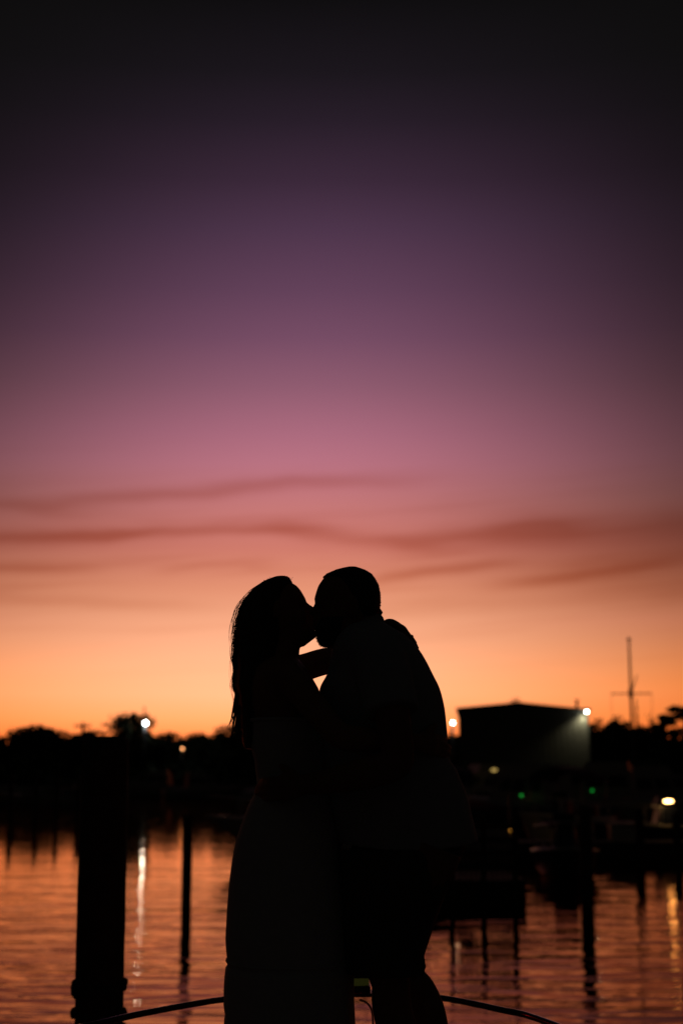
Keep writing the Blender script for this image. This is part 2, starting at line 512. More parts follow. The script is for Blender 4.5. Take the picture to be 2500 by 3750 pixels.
def pine(px, top, wpx, Y, label, group, tiers, base=1.0):
    """open pine with flat plates of needles and sky between them"""
    t = P(px, top, Y); w = wpx / FPX * Y; h = t[2] - base
    o = thing('pine_tree', (t[0], Y, base), label, 'tree', group)
    tr = G(); tr.tube([(0, 0, -.2), (.15, 0, h * .45), (-.05, 0, h * .95)], [h * .026, h * .02, h * .006], 8, 5)
    c = G()
    for fx, fz, fr in tiers:
        p = np.array([fx * w / 2, random.uniform(-.25, .25) * w, fz * h]); r = fr * w / 2
        tr.tube([(0, 0, fz * h - .3), p * [.5, .5, 1] + [0, 0, -.05], p], [.06, .045, .02], 5)
        for k in range(4):
            q = p + [random.uniform(-.6, .6) * r, random.uniform(-.6, .6) * r, random.uniform(-.05, .1) * r]
            leaves(c, q, (r * .66, r * .66, r * .3), 80, .17)
    tr.build('trunk', 'bark', o); c.build('crown', 'needle', o, shade=False)


GL, GR = 'trees along the far left shore', 'trees behind the right shore'
for a in [(15, 2692, 170, 196, 'low rounded tree at the left edge of the far treeline', 1.2),
          (168, 2664, 290, 197, 'wide domed tree left of the T-shaped utility pole', 1.3),
          (268, 2684, 190, 200, 'small low tree just under the T-shaped utility pole', 1.2),
          (352, 2672, 200, 200, 'rounded tree between the utility pole and the tall ragged tree', 1.2),
          (622, 2680, 190, 200, 'low tree right of the bright white lamp on the far shore', 1.2),
          (726, 2682, 200, 197, 'low round tree above the small orange lamp', 1.2),
          (826, 2654, 210, 195, 'tree rising beside the long hair of the woman', 1.2),
          (930, 2634, 200, 197, 'far tree mostly hidden behind the long hair of the woman', 1.2)]:
    broad_tree(*a[:4], a[4], GL, a[5], 'leaf' if a[0] % 2 else 'leaf2')
broad_tree(478, 2608, 235, 193, 'tallest tree on the left shore, ragged crown with sky showing through', GL, .48, 'leaf2', nc=46, zc=.70, zr=.36, zlo=.5)
for a in [(1650, 2668, 90, 110, 'dark tree seen between the man and the boathouse', 1.3),
          (1885, 2552, 150, 116, 'tree whose top pokes above the boathouse ridge', 1.0),
          (2186, 2626, 150, 100, 'dark bushy tree touching the right wall of the boathouse', 1.3),
          (2256, 2616, 150, 104, 'bushy tree just left of the flagpole', 1.1),
          (2300, 2650, 90, 108, 'low tree at the foot of the flagpole', 1.0),
          (2372, 2606, 90, 106, 'thin ragged tree right of the pointed conifer', .5)]:
    broad_tree(*a[:4], a[4], GR, a[5], 'leaf' if a[0] % 4 else 'leaf2')
conifer(2327, 2566, 52, 98, 'narrow pointed conifer beside the flagpole', GR)
pine(2428, 2618, 150, 100, 'flat-topped pine right of the flagpole', GR, [(-.1, .96, .55), (.35, .9, .5), (-.45, .84, .5), (0, .76, .6), (.5, .62, .35)])
pine(2500, 2584, 170, 95, 'pine with drooping plates of needles at the right edge', GR, [(-.25, .95, .45), (.2, .9, .6), (-.4, .86, .35), (.1, .72, .5), (-.55, .68, .35), (.3, .6, .5), (-.3, .5, .4)])


def woodland(name, label, spans, Y0, Y1, n, size):
    g = G()
    for x0, x1, top in spans:
        m = max(4, int(n * (x1 - x0) / 100))
        for _ in range(m):
            x = random.uniform(x0, x1); Y = random.uniform(Y0, Y1); tp = P(x, top + random.uniform(0, 14), Y)[2]
            z = tp * random.uniform(.1, 1.0) ** .6; c = P(x, 2700, Y); w = (tp) * .2
            leaves(g, (c[0], Y, max(.8, z - w * .4)), (w, w, w * .7), 26, size)
    o = g.build(name, 'leaf', shade=False)
    tag(o, label, 'woodland', kind='stuff')


woodland('woodland', 'dark mass of far woods along the left shore', [(-60, 60, 2716), (60, 230, 2700), (230, 420, 2700), (420, 580, 2692), (580, 800, 2708), (800, 1100, 2690)], 202, 218, 90, .7)
woodland('woodland', 'dark mass of woods behind the right shore', [(1420, 1700, 2705), (2120, 2400, 2664), (2380, 2620, 2700)], 104, 118, 110, .38)
woodland('shore_scrub', 'dark low scrub along the left water edge', [(-60, 1200, 2790)], 189, 200, 20, .62)
woodland('shore_scrub', 'dark low scrub along the right water edge', [(1450, 1700, 2800), (2130, 2620, 2780)], 88, 100, 34, .30)


# ------------------------------------------------------------------ pilings
def piling(px, top_z, Y, dia, label, group, lean=0.0, growth=False):
    b = P(px, 2990, Y); o = thing('piling', (b[0], Y, 0), label, 'piling', group)
    rings = []
    zs = np.linspace(-1.2, top_z, 26)
    for i, z in enumerate(zs):
        th = np.arange(20) * 2 * math.pi / 20
        r = dia / 2 * (1 + .02 * np.sin(3 * th + z * 2) + .012 * rng.normal(size=20)) * (.985 if i == 25 else 1)
        rings.append(np.stack([lean * z + r * np.cos(th), r * np.sin(th), np.full(20, z)], 1))
    rings.append(rings[-1] * [0.8, .8, 1] + [lean * top_z * .2, 0, .02])
    G().loft(rings).build('post', 'wood', o)
    return o


def growth_band(o, zs, dia, lean):
    """knobbly bands round a post: shell growth and wrapped line"""
    g = G()
    for z, hgt, out, n in zs:
        for k in range(n):
            a = random.uniform(0, 6.283); q = random.uniform(.5, 1.0)
            zz = z + random.uniform(-.5, .5) * hgt
            r = dia / 2 + out * .25
            g.ball((lean * zz + r * math.cos(a), r * math.sin(a), zz), (out * q, out * q, out * q * 1.15), 7, 5)
    g.build('shell_growth', 'growth', o)['kind'] = 'stuff'


pl = piling(383, P(383, 2712, 7.6)[2], 7.6, .246, 'thick near piling standing left of the couple, shell growth low down', None, 0.0)
zc1, zc2 = P(383, 3618, 7.6)[2], P(383, 3712, 7.6)[2]
growth_band(pl, [(zc1, .075, .021, 70), (zc2, .02, .023, 40), (zc2 - .10, .07, .026, 60), (zc2 - .3, .3, .03, 150)], .246, 0.0)
piling(688, 1.67, 27.0, .19, 'slim piling in the water between the near piling and the woman', 'pilings in the harbour')
piling(2140, 1.84, 27.0, .24, 'slim piling in the water right of the small dock', 'pilings in the harbour')
for px, d, z, lb in [(38, 78, 2.45, 'leftmost of the four far pilings at the left edge'), (131, 80, 2.5, 'second from the left of the four far pilings'),
                     (206, 81, 2.55, 'third from the left of the four far pilings'), (284, 80, 2.4, 'far piling closest to the thick near piling')]:
    piling(px, z, d, .26, lb, 'pilings in the harbour')
piling(2338, 1.5, 40, .24, 'piling below the flagpole on the right', 'pilings in the harbour')
piling(2475, 1.35, 41, .24, 'piling at the right edge below the bright boat lamp', 'pilings in the harbour')


# ------------------------------------------------------------------ docks
def dock(name, c, lx, ly, z, label, nplank, rz=0.0):
    o = thing(name, (c[0], c[1], 0), label, 'dock', rz=rz)
    g = G(); g.box((0, 0, z - .17), (lx, ly, .20)); g.build('frame', 'wood', o, shade=False)
    for i in range(max(2, int(lx / 1.6))):
        f = G(); f.box((-lx / 2 + .5 + i * (lx - 1) / max(1, int(lx / 1.6) - 1), 0, z - .42), (.9, ly * .86, .34))
        f.build('float', 'plastic', o, shade=False)
    fa = G(); fa.box((0, -ly / 2 - .01, z - .33), (lx, .05, .62)); fa.build('light_block_board', 'wood', o, shade=False)  # board added to block lamp light shining through between the floats
    me = None
    w = lx / nplank
    for i in range(nplank):
        if me is None:
            gg = G(); gg.box((0, 0, 0), (w * .93, ly + .06, .045)); me = gg.mesh('plank'); me.materials.append(MT['plank'])
        p = bpy.data.objects.new('plank', me); COL.objects.link(p); p.parent = o
        p.location = (-lx / 2 + w * (i + .5), random.uniform(-.01, .01), z - .045 + random.uniform(0, .006))
    return o


xa, xb = P(1470, 3300, 28)[0], P(1900, 3300, 28)[0]
sd = dock('small_dock', ((xa + xb) / 2, 28.6), xb - xa, 2.4, .5, 'small floating dock with rail, low on the water right of the man', 18, R(3))
for i, (px, z) in enumerate([(1650, 1.62), (1764, 1.66), (1880, 1.60)]):
    piling(px, z, 27.25, .11, ['post at the left end of the small dock rail', 'middle post of the small dock rail', 'post at the right end of the small dock rail'][i], 'dock rail posts')
g = G()
for z in (.74, .98, 1.22, 1.46):
    g2 = G(); a = P(1650, 3000, 27.25); b = P(1880, 3000, 27.25)
    g2.box(((a[0] + b[0]) / 2 - (xa + xb) / 2, 27.27 - 28.6, z), (b[0] - a[0], .035, .11)); g2.build('rail', 'wood', sd, shade=False)
for i in range(1, 12):
    x = a[0] + (b[0] - a[0]) * i / 12 - (P(1470, 3300, 28)[0] + P(1900, 3300, 28)[0]) / 2
    gg = G(); gg.box((0, 0, 0), (.035, .03, 1.0)); bb = gg.build('baluster', 'wood', sd, shade=False); bb.location = (x, 27.31 - 28.6, 1.02)
xa, xb = P(1560, 3100, 43)[0], P(2700, 3100, 43)[0]
dock('marina_dock', ((xa + xb) / 2, 43.5), xb - xa, 2.0, .5, 'long floating dock across the dark marina on the right', 40)


# ------------------------------------------------------------------ boats
def hull_pts(Lh, B, F, n=15):
    rings = []
    for i in range(n):
        t = i / (n - 1); hb = B / 2 * (1 - max(0, (t - .42) / .58) ** 2.3) * (.88 + .12 * min(1, t / .3)) + .012
        zs = F * (.92 + .38 * t ** 2.2); kz = -.25 + .32 * max(0, (t - .7) / .3) ** 2
        rk = lambda z: (t * Lh - Lh / 2) + .16 * Lh * max(0, (t - .5) / .5) ** 2 * (z / F)
        prof = [(hb * .98, zs), (hb, zs - .06), (hb * .93, zs * .55), (hb * (.86 - .3 * t ** 3), .12), (hb * .4, kz + .05), (0.0, kz)]
        right = [(rk(z), y, z) for y, z in prof]; left = [(x, -y, z) for x, y, z in right[::-1][1:]]
        rings.append(np.array(right + left))
    return rings


def boat(name, px, Y, Lh, B, F, rz, label, kind='cruiser', hullm='gel', mast=0.0, lamp=None, canvas=False, group='boats in the marina'):
    """bow points along +x of the boat before turning by rz"""
    b = P(px, 3000, Y); o = thing(name, (b[0], Y, 0), label, 'boat', group, rz)
    rings = hull_pts(Lh, B, F); G().loft(rings).build('hull', hullm, o)
    dk = G(); top = [r[0] + [0, -.03, .012] for r in rings]; bot = [r[-1] + [0, .03, .012] for r in rings]
    n = len(top); dk.add(np.array(top + bot), [(i, i + 1, n + i + 1, n + i) for i in range(n - 1)]); dk.build('deck', 'deck', o, shade=False)
    rub = G()
    for s in (0, -1):
        rub.tube([r[s] + [0, .02 * (1 if s == 0 else -1), -.05] for r in rings], .035, 6)
    rub.build('rub_rail', 'gel', o)
    zt = F * 1.02
    def cabin(x0, x1, w, z0, h, slope, m='gel2', nm='cabin'):
        v = []
        for (zz, k, sx) in ((z0, 1, 0), (z0 + h, .84, 1)):
            for x, y in ((x0 + sx * .1, -w / 2 * k), (x1 - sx * slope, -w / 2 * k * .9), (x1 - sx * slope, w / 2 * k * .9), (x0 + sx * .1, w / 2 * k)):
                v.append((x, y, zz))
        c = G(); c.add(v, [(0, 3, 2, 1), (4, 5, 6, 7), (0, 1, 5, 4), (1, 2, 6, 5), (2, 3, 7, 6), (3, 0, 4, 7)])
        return c.build(nm, m, o, shade=False), np.array(v)
    if kind in ('cruiser', 'fly'):
        cb, v = cabin(-.20 * Lh, .24 * Lh, B * .74, zt, .95 if kind == 'cruiser' else 1.2, .75)
        for s in (0, 1):     # side windows, set 4 mm proud
            q = v[[0, 1, 5, 4]] if s == 0 else v[[3, 2, 6, 7]]
            nrm = np.array([0, -1.0 if s == 0 else 1.0, .12]) * .006
            for a0, a1 in ((.08, .34), (.39, .64), (.69, .90)):
                bl = lambda a, t: (q[0] * (1 - a) + q[1] * a) * (1 - t) + (q[3] * (1 - a) + q[2] * a) * t
                w = G(); w.add([bl(a0, .42) + nrm, bl(a1, .42) + nrm, bl(a1, .85) + nrm, bl(a0, .85) + nrm], [(0, 1, 2, 3)])
                w.build('window', 'glass', cb, shade=False)
        w = G(); q = v[[1, 2, 6, 5]]; off = np.array([.006, 0, .003])
        bl = lambda a, t: (q[0] * (1 - a) + q[1] * a) * (1 - t) + (q[3] * (1 - a) + q[2] * a) * t
        w.add([bl(.08, .35) + off, bl(.92, .35) + off, bl(.92, .9) + off, bl(.08, .9) + off], [(0, 1, 2, 3)]); w.build('windscreen', 'screen', cb, shade=False)
    if kind == 'fly':
        cabin(-.18 * Lh, .08 * Lh, B * .62, zt + 1.2, .45, .25, nm='flybridge')
    if kind == 'open':
        cabin(-.05 * Lh, .08 * Lh, .7, zt - .2, .75, .2, 'gel3', nm='console')
        w = G(); w.add([(.07 * Lh, -.3, zt + .5), (.07 * Lh, .3, zt + .5), (.05 * Lh, .26, zt + .85), (.05 * Lh, -.26, zt + .85)], [(0, 1, 2, 3)]); w.build('windscreen', 'glass', o, shade=False)
        G().tube([(-Lh / 2 - .25, 0, -.3), (-Lh / 2 - .25, 0, F * .9)], .09, 8).box((-Lh / 2 - .3, 0, F * 1.1), (.45, .34, .5)).build('outboard_motor', 'plastic', o, shade=False)
    if kind == 'sail':
        cabin(-.08 * Lh, .22 * Lh, B * .55, zt, .42, .3)
    # bow rail
    rl = G(); pts_ = []
    for s in (0, -1):
        seq = [rings[i][s] * [1, .93, 1] + [0, 0, .55] for i in range(8, len(rings))]
        pts_ += seq if s == 0 else seq[::-1]
        for i in (8, 11, 13):
            rl.tube([rings[i][s] * [1, .93, 1], rings[i][s] * [1, .93, 1] + [0, 0, .55]], .014, 5)
    rl.tube(pts_, .017, 6); rl.build('bow_rail', 'gel', o)
    if canvas:
        c = G(); rr = []
        for i in range(13):
            a = math.pi * i / 12; rr.append([(x, -math.cos(a) * B * .44, zt + 1.25 + math.sin(a) * .45 + dz) for x, dz in ((-.36 * Lh, -.08), (-.12 * Lh, .06), (.14 * Lh, 0))])
        rr = np.array(rr); v = rr.reshape(-1, 3); f = []
        for i in range(12):
            for j in range(2): f.append((i * 3 + j, i * 3 + j + 1, i * 3 + j + 4, i * 3 + j + 3))
        low = v.copy(); low[:, 2] -= .04; n0 = len(v)
        c.add(np.concatenate([v, low]), f + [tuple(k + n0 for k in q[::-1]) for q in f]); c.build('canvas_top', 'canvas', o)
        for x in (-.34 * Lh, .12 * Lh):
            for s in (-1, 1): G().tube([(x, s * B * .42, zt), (x, s * B * .44, zt + 1.27)], .018, 6).build('canvas_pole', 'steel', o)
    if mast:
        mm = G(); mm.tube([(.08 * Lh, 0, zt), (.08 * Lh, 0, mast)], [.07, .045], 8); ms = mm.build('mast', 'pole', o)
        sp = G(); sp.tube([(.08 * Lh, -.5, mast * .6), (.08 * Lh, .5, mast * .6)], .02, 6); sp.build('spreader', 'pole', ms)
        bo = G(); bo.tube([(.06 * Lh, 0, zt + .95), (-.36 * Lh, 0, zt + .9)], .05, 8); bo.build('boom', 'pole', o)
        sl = G(); sl.tube([(.05 * Lh, 0, zt + 1.1), (-.1 * Lh, 0, zt + 1.08), (-.34 * Lh, 0, zt + 1.0)], [.16, .13, .06], 8, 3); sl.build('furled_sail', 'canvas', o)
    return o


def boat_lamp(o, p, r, col, s, name='navigation_light'):
    """small lamp on a boat, p in world space: a housing with a glowing lens"""
    mi = o.matrix_basis.inverted()
    import mathutils
    q = mi @ mathutils.Vector(p); q = np.array(q)
    h = G(); h.box(q + [0, 0, -r[2] - .03], (.10, .10, .06)); ho = h.build(name, 'plastic', o, shade=False)
    l = G(); l.ball(q, r, 12, 8); l.build('lens', glowmat(name + '_glow', col, s), ho)


bl = boat('motor_cruiser', 1400, 43, 7.4, 2.6, .95, math.pi - .10, 'white cruiser with dark canvas top, its bow showing left of the skirt', 'cruiser', 'gel', canvas=True)
boat('sailing_boat', 1345, 62, 8.0, 2.6, .9, R(100), 'sailing boat hidden behind the couple, mast behind the man', 'sail', 'gel', mast=9.5)
GLB = 'boats along the left shore'
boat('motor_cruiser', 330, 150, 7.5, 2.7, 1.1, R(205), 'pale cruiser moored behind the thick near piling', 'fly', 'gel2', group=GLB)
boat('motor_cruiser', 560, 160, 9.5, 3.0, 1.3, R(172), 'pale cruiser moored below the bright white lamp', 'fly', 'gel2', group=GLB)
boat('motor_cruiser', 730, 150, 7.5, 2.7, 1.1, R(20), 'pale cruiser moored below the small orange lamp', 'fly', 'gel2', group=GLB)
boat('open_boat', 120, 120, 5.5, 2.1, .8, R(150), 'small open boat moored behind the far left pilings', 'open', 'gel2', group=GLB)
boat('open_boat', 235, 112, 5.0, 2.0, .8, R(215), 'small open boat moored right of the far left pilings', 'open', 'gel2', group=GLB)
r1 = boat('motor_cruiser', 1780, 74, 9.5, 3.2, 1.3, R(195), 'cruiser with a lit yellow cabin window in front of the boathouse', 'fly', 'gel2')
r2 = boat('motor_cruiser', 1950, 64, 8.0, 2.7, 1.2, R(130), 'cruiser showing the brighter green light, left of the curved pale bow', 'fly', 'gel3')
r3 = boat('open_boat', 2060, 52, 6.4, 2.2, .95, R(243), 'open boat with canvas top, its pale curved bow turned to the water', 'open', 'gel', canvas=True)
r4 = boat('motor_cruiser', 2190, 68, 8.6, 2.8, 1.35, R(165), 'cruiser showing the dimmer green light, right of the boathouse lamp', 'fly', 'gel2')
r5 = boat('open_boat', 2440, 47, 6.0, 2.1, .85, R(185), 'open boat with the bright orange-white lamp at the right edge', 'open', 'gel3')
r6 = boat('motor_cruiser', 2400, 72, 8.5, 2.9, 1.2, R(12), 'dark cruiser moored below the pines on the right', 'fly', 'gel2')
boat('dinghy', 2062, 36, 3.8, 1.6, .62, R(262), 'small dark dinghy lying bow-on between the small dock and the slim piling', 'open', 'gel3')
boat_lamp(r1, P(1808, 2820, 72.0), (.17, .06, .07), (1, .66, .18), .55, 'cabin_light')
boat_lamp(r2, P(1908, 2912, 62.5), (.05, .05, .05), (.02, 1, .10), 1.0)
boat_lamp(r4, P(2167, 2895, 66.5), (.05, .05, .05), (.02, 1, .10), .5)
boat_lamp(r5, P(2445, 2934, 46.0), (.15, .05, .045), (1, .52, .15), 22.0, 'cockpit_light')


# dock furniture
def dock_light(px, py, Y, label):
    p = P(px, py, Y); o = thing('dock_light', (p[0], Y, .5), label, 'dock light')
    h = P(px, 2905, Y)[2] - .5
    G().box((0, .09, h / 2), (.10, .08, h)).build('post', 'pole', o, shade=False)
    l = G(); l.ball((0, -.02, p[2] - .5), (.028, .028, .028), 10, 6); l.build('lens', glowmat('amber_glow', (1, .42, .05), 4.0), o)
    G().box((0, .02, p[2] - .5 + .08), (.12, .12, .03)).build('hood', 'plastic', o, shade=False)


dock_light(1870, 3040, 42.7, 'dock post with a small amber light on the right')
p = P(2272, 3000, 43.0); o = thing('dock_box', (p[0], 43.0, .5), 'pale dock box standing on the long dock on the right', 'dock box')
G().box((0, 0, .24), (.72, .5, .44)).build('chest', 'cream', o, shade=False); G().box((0, 0, .49), (.78, .56, .06)).build('lid', 'cream', o, shade=False)


# ------------------------------------------------------------------ boathouse
def boathouse():
    Y = 90.0; D = 14.0; z0 = .8
    a = P(1678, 2590, Y); b = P(2150, 2597, Y); pk = P(1896, 2571, Y)
    o = thing('boathouse', ((a[0] + b[0]) / 2, Y, z0), 'dark metal-clad boathouse with low gable roof and a wall lamp', 'boathouse', rz=R(-5.2))
    cx = (a[0] + b[0]) / 2
    x0, x1, xp = a[0] - cx, b[0] - cx, pk[0] - cx; za, zb, zp = a[2] - z0 - .12, b[2] - z0 - .12, pk[2] - z0 - .12
    v = [(x0, 0, -.3), (x1, 0, -.3), (x1, 0, zb), (xp, 0, zp), (x0, 0, za)]; v2 = [(x, D, z) for x, _, z in v]
    w = G(); w.add(v + v2, [(0, 1, 2, 3, 4), (9, 8, 7, 6, 5), (0, 5, 6, 1), (1, 6, 7, 2), (4, 9, 5, 0)])
    w.build('wall', 'metal', o, shade=False)
    # standing ribs of the cladding, each a piece
    n = 22
    for i in range(n):
        x = x0 + (x1 - x0) * (i + .5) / n; zt = np.interp(x, [x0, xp, x1], [za, zp, zb]) - .06
        gg = G(); gg.box((0, 0, zt / 2), (.045, .012, zt)); r = gg.build('cladding_rib', 'metal', o, shade=False); r.location = (x, -.007, 0)
    for s in (0, 1):
        r = G(); e = .16
        if s == 0: q = [(x0 - e, -.2, za + .01), (xp, -.2, zp + .03), (xp, D + .2, zp + .03), (x0 - e, D + .2, za + .01)]
        else: q = [(xp, -.2, zp + .03), (x1 + e, -.2, zb + .01), (x1 + e, D + .2, zb + .01), (xp, D + .2, zp + .03)]
        r.add(q + [(x, y, z + .09) for x, y, z in q], [(0, 3, 2, 1), (4, 5, 6, 7), (0, 1, 5, 4), (1, 2, 6, 5), (2, 3, 7, 6), (3, 0, 4, 7)])
        rf = r.build('roof', 'roof', o, shade=False)
    c = P(2098, 2566, Y + 2) - [cx, Y, z0]
    G().tube([(c[0], 2, zb - .1), (c[0], 2, c[2])], .09, 8).tube([(c[0], 2, c[2]), (c[0], 2, c[2] + .06)], .15, 8).build('vent_pipe', 'roof', o)
    lp = P(2146, 2610, Y - .34) - [cx, Y, z0]
    h = G(); h.box((lp[0], -.16, lp[2] + .22), (.36, .36, .10)); hs = h.build('wall_lamp', 'plastic', o, shade=False)
    G().ball((lp[0], -.30, lp[2] + .04), (.055, .05, .06), 12, 8).build('lens', glowmat('lamp_glow', (1, .94, .76), 60), hs)
    ld = bpy.data.lights.new('wall_lamp_light', 'SPOT'); ld.energy = 175; ld.color = (1, .89, .56); ld.spot_size = R(88); ld.spot_blend = .9; ld.shadow_soft_size = .12
    lo = bpy.data.objects.new('wall_lamp_light', ld); COL.objects.link(lo); lo.parent = hs
    lo.location = (lp[0] - .05, -.24, lp[2] + .02)
    import mathutils
    lo.rotation_euler = mathutils.Vector((-.42, .10, -1)).to_track_quat('-Z', 'Y').to_euler()
    lo['label'] = 'light thrown down the wall by the lamp'


boathouse()


# ------------------------------------------------------------------ poles and lamps ashore
def flagpole():
    Y = 86.0; t = P(2301, 2346, Y); f = t; z0 = .9
    o = thing('flagpole', (f[0], Y, z0), 'tall nautical flagpole with crossing yard and short gaff', 'flagpole')
    h = t[2] - z0; G().tube([(0, 0, 0), (0, 0, h * .6), (0, 0, h)], [.105, .085, .06], 10).build('pole', 'pole', o)
    G().ball((0, 0, h + .08), .12, 10, 8).build('finial', 'pole', o)
    ya = P(2232, 2541, Y)[2] - z0; half = (2380 - 2232) / 2 / FPX * Y
    G().tube([(-half, -.1, ya), (half, -.1, ya + .02)], [.04, .04], 8).build('yard', 'pole', o)
    G().tube([(.06, -.05, ya + .25), (.40, -.05, ya + 1.12)], [.05, .03], 8).build('gaff', 'pole', o)
    G().tube([(0, 0, ya - .25), (0, 0, ya + .3)], .14, 8).build('collar', 'pole', o)
    for s in (-1, 1):
        G().tube([(s * half, -.1, ya), (s * half * .9, -.05, .2)], .012, 4).build('halyard', 'pole', o)


flagpole()


def lamp_post(px, py, Y, r, col, s, label, name='lamp_post', mast=None, z0=.9):
    p = P(px, py, Y); o = thing(name, (p[0], Y, z0), label, 'lamp post')
    h = p[2] - z0; G().tube([(0, .25, 0), (0, .25, h + r)], [.11, .07], 8).build('pole', 'plastic', o)
    if mast:
        hm = P(px, mast, Y)[2] - z0; G().tube([(-.25, .3, h * .5), (-.25, .3, hm)], [.16, .10], 8).build('mast', 'pole', o)
    G().box((0, .12, h + r * 1.02), (r * 2.1, r * 2.0, r * .3)).build('lamp_head', 'plastic', o, shade=False)
    l = G(); l.ball((0, 0, h), (r, r, r * .85), 14, 10); l.build('lens', glowmat('lamp_glow', col, s), o)


lamp_post(534, 2648, 188, .19, (.86, .97, 1.0), 90, 'tall lamp post with a bright white lamp on the left shore', mast=2588)
lamp_post(668, 2742, 187, .12, (1, .40, .14), 9.0, 'low lamp post with a small orange lamp on the left shore')
lamp_post(1657, 2647, 91.5, .08, (1, .95, .84), 36, 'lamp post with a white lamp between the man and the boathouse')

t = P(305, 2646, 195)
up = thing('utility_pole', (t[0], 195, .9), 'T-shaped utility pole standing over the far left treeline', 'utility pole')
G().tube([(0, 0, -.2), (0, 0, t[2] - .9)], [.26, .22], 8).build('pole', 'bark', up)
G().box((0, -.2, t[2] - 1.4), (2.2, .24, .26)).build('crossarm', 'bark', up, shade=False)
for x in (-1.0, -.5, .5, 1.0):
    G().tube([(x, -.2, t[2] - 1.28), (x, -.2, t[2] - 1.06)], [.07, .05], 6).build('insulator', 'pole', up)


# ------------------------------------------------------------------ the boat under the couple
RAIL_Z = CAM_Z - .80
def near_boat():
    o = thing('boat', (0, 4.2, 0), 'boat whose low curved bow rail passes behind the couple', 'boat')
    b0 = np.array([0, 4.2, 0])
    left = [Pz(130, 3812, RAIL_Z), Pz(375, 3745, RAIL_Z), Pz(560, 3704, RAIL_Z), Pz(821, 3660, RAIL_Z), Pz(1060, 3646, RAIL_Z)]
    right = [Pz(1330, 3641, RAIL_Z), Pz(1480, 3644, RAIL_Z), Pz(1627, 3656, RAIL_Z), Pz(1830, 3697, RAIL_Z), Pz(2010, 3746, RAIL_Z)]
    pl_ = [np.array([-1.22, 2.6, RAIL_Z]), np.array([-1.10, 3.5, RAIL_Z])] + left
    pr_ = right + [np.array([1.02, 3.7, RAIL_Z]), np.array([1.18, 2.6, RAIL_Z])]
    path = np.array(pl_ + pr_) - b0
    G().tube(path, .0110, 14, 8).build('bow_rail', 'rail', o)
    # hull and deck follow the rail, a little outside it
    sm, _ = smooth(path, np.ones(len(path)), 5)
    sm = np.concatenate([[[-1.25, -6.5, 0], [-1.3, -3.5, 0]], sm, [[1.25, -3.5, 0], [1.2, -6.5, 0]]])
    c = np.array([-.03, -.6, 0]); n = len(sm); rings = []
    for z, k in ((DECK_Z, 1.05), (DECK_Z - .07, 1.07), (.75, .97), (.25, .84), (-.35, .55)):
        r = c + (sm - c) * [k, 1 + (k - 1) * .35, 1]; r[:, 2] = z; rings.append(r)
    G().loft(rings, caps=False).build('hull', 'gel', o)
    d = c + (sm - c) * [1.045, 1.012, 1]; d[:, 2] = DECK_Z - .001
    dd = G(); dd.add(d, [tuple(range(n))]); dd.build('deck', 'deck', o, shade=False)
    for q in (np.array([-1.08, 3.7, RAIL_Z]), left[0] + [-.02, -.1, 0], left[4], right[1], right[4] + [.02, -.1, 0], np.array([1.02, 3.7, RAIL_Z])):
        p = q - b0; s = G(); s.tube([(p[0], p[1], DECK_Z - .01), p], .011, 10); s.tube([(p[0], p[1], DECK_Z), (p[0], p[1], DECK_Z + .015)], .032, 10); s.build('stanchion', 'steel', o)
    # two-colour bow light on a small platform at the front of the rail
    f = Pz(1286, 3646, RAIL_Z) - b0
    pf = G(); pf.box(f + [0, .02, .006], (.19, .10, .012)); pf.box(f + [0, .035, .022], (.142, .08, .024)); nl = pf.build('bow_light', 'plastic', o, shade=False)
    for s, nm, col in ((-1, 'red_lens', (1, .01, .015)), (1, 'green_lens', (.30, .30, .05))):
        rg = []
        for z in (.034, .05, .07, .095):
            th = np.linspace(-math.pi / 2, math.pi / 2, 9)
            arc = np.stack([s * (.003 + .064 * np.cos(th)), .036 * np.sin(th) + .036, np.full(9, z)], 1)
            rg.append(f + arc)
        lg = G(); lg.loft(rg); lg.build(nm, glowmat(nm, col, 16.0 if s < 0 else .032), nl)
    rb = G(); rb.box(f + [0, .036, .066], (.14, .076, .010)); rb.box(f + [0, .036, .101], (.142, .078, .012)); rb.build('light_band', 'plastic', nl, shade=False)
    w = G(); w.tube([f + [.03, -.02, -.012], f + [.055, -.03, -.02], f + [.075, -.03, -.05], f + [.08, -.02, -.12]], .004, 6, 5); w.build('cable', 'plastic', nl)


near_boat()

# ------------------------------------------------------------------ the couple
WY, MY = 4.32, 4.30


def pp(*rows):
    """(x px, y px, distance, radius) rows -> points and radii"""
    return [P(a[0], a[1], a[2]) for a in rows], [a[3] for a in rows]


def finger(g, rows):
    p_, r_ = pp(*rows); g.tube(p_, r_, 10, 4); g.ball(p_[-1], r_[-1] * 1.0, 8, 6)


def palm(g, a, b, wv, thick, wid0, wid1):
    """flat rounded slab from wrist a to knuckles b, wv = across the hand"""
    a, b, wv = map(np.asarray, (a, b, wv)); ax = b - a; wv = wv - ax * np.dot(wv, ax) / np.dot(ax, ax); wv = wv / np.linalg.norm(wv)
    nv = np.cross(ax / np.linalg.norm(ax), wv); rings = []
    for t in np.linspace(-.05, 1.05, 7):
        w = wid0 + (wid1 - wid0) * min(1, max(0, t)) ** .7; k = 1 if 0 < t < 1 else .75
        th = np.arange(16) * 2 * math.pi / 16
        rings.append(a + ax * t + k * (np.cos(th)[:, None] * wv * w + np.sin(th)[:, None] * nv * thick))
    g.loft(rings)


def eye_and_ear(g, ear, ey):
    for s in (-1, 1):
        e = np.asarray(ear) + [0, s * ey, 0]
        g.ball(e, (.020, .009, .030), 10, 8); g.ball(e + [.006, s * .006, .008], (.012, .006, .018), 8, 6)


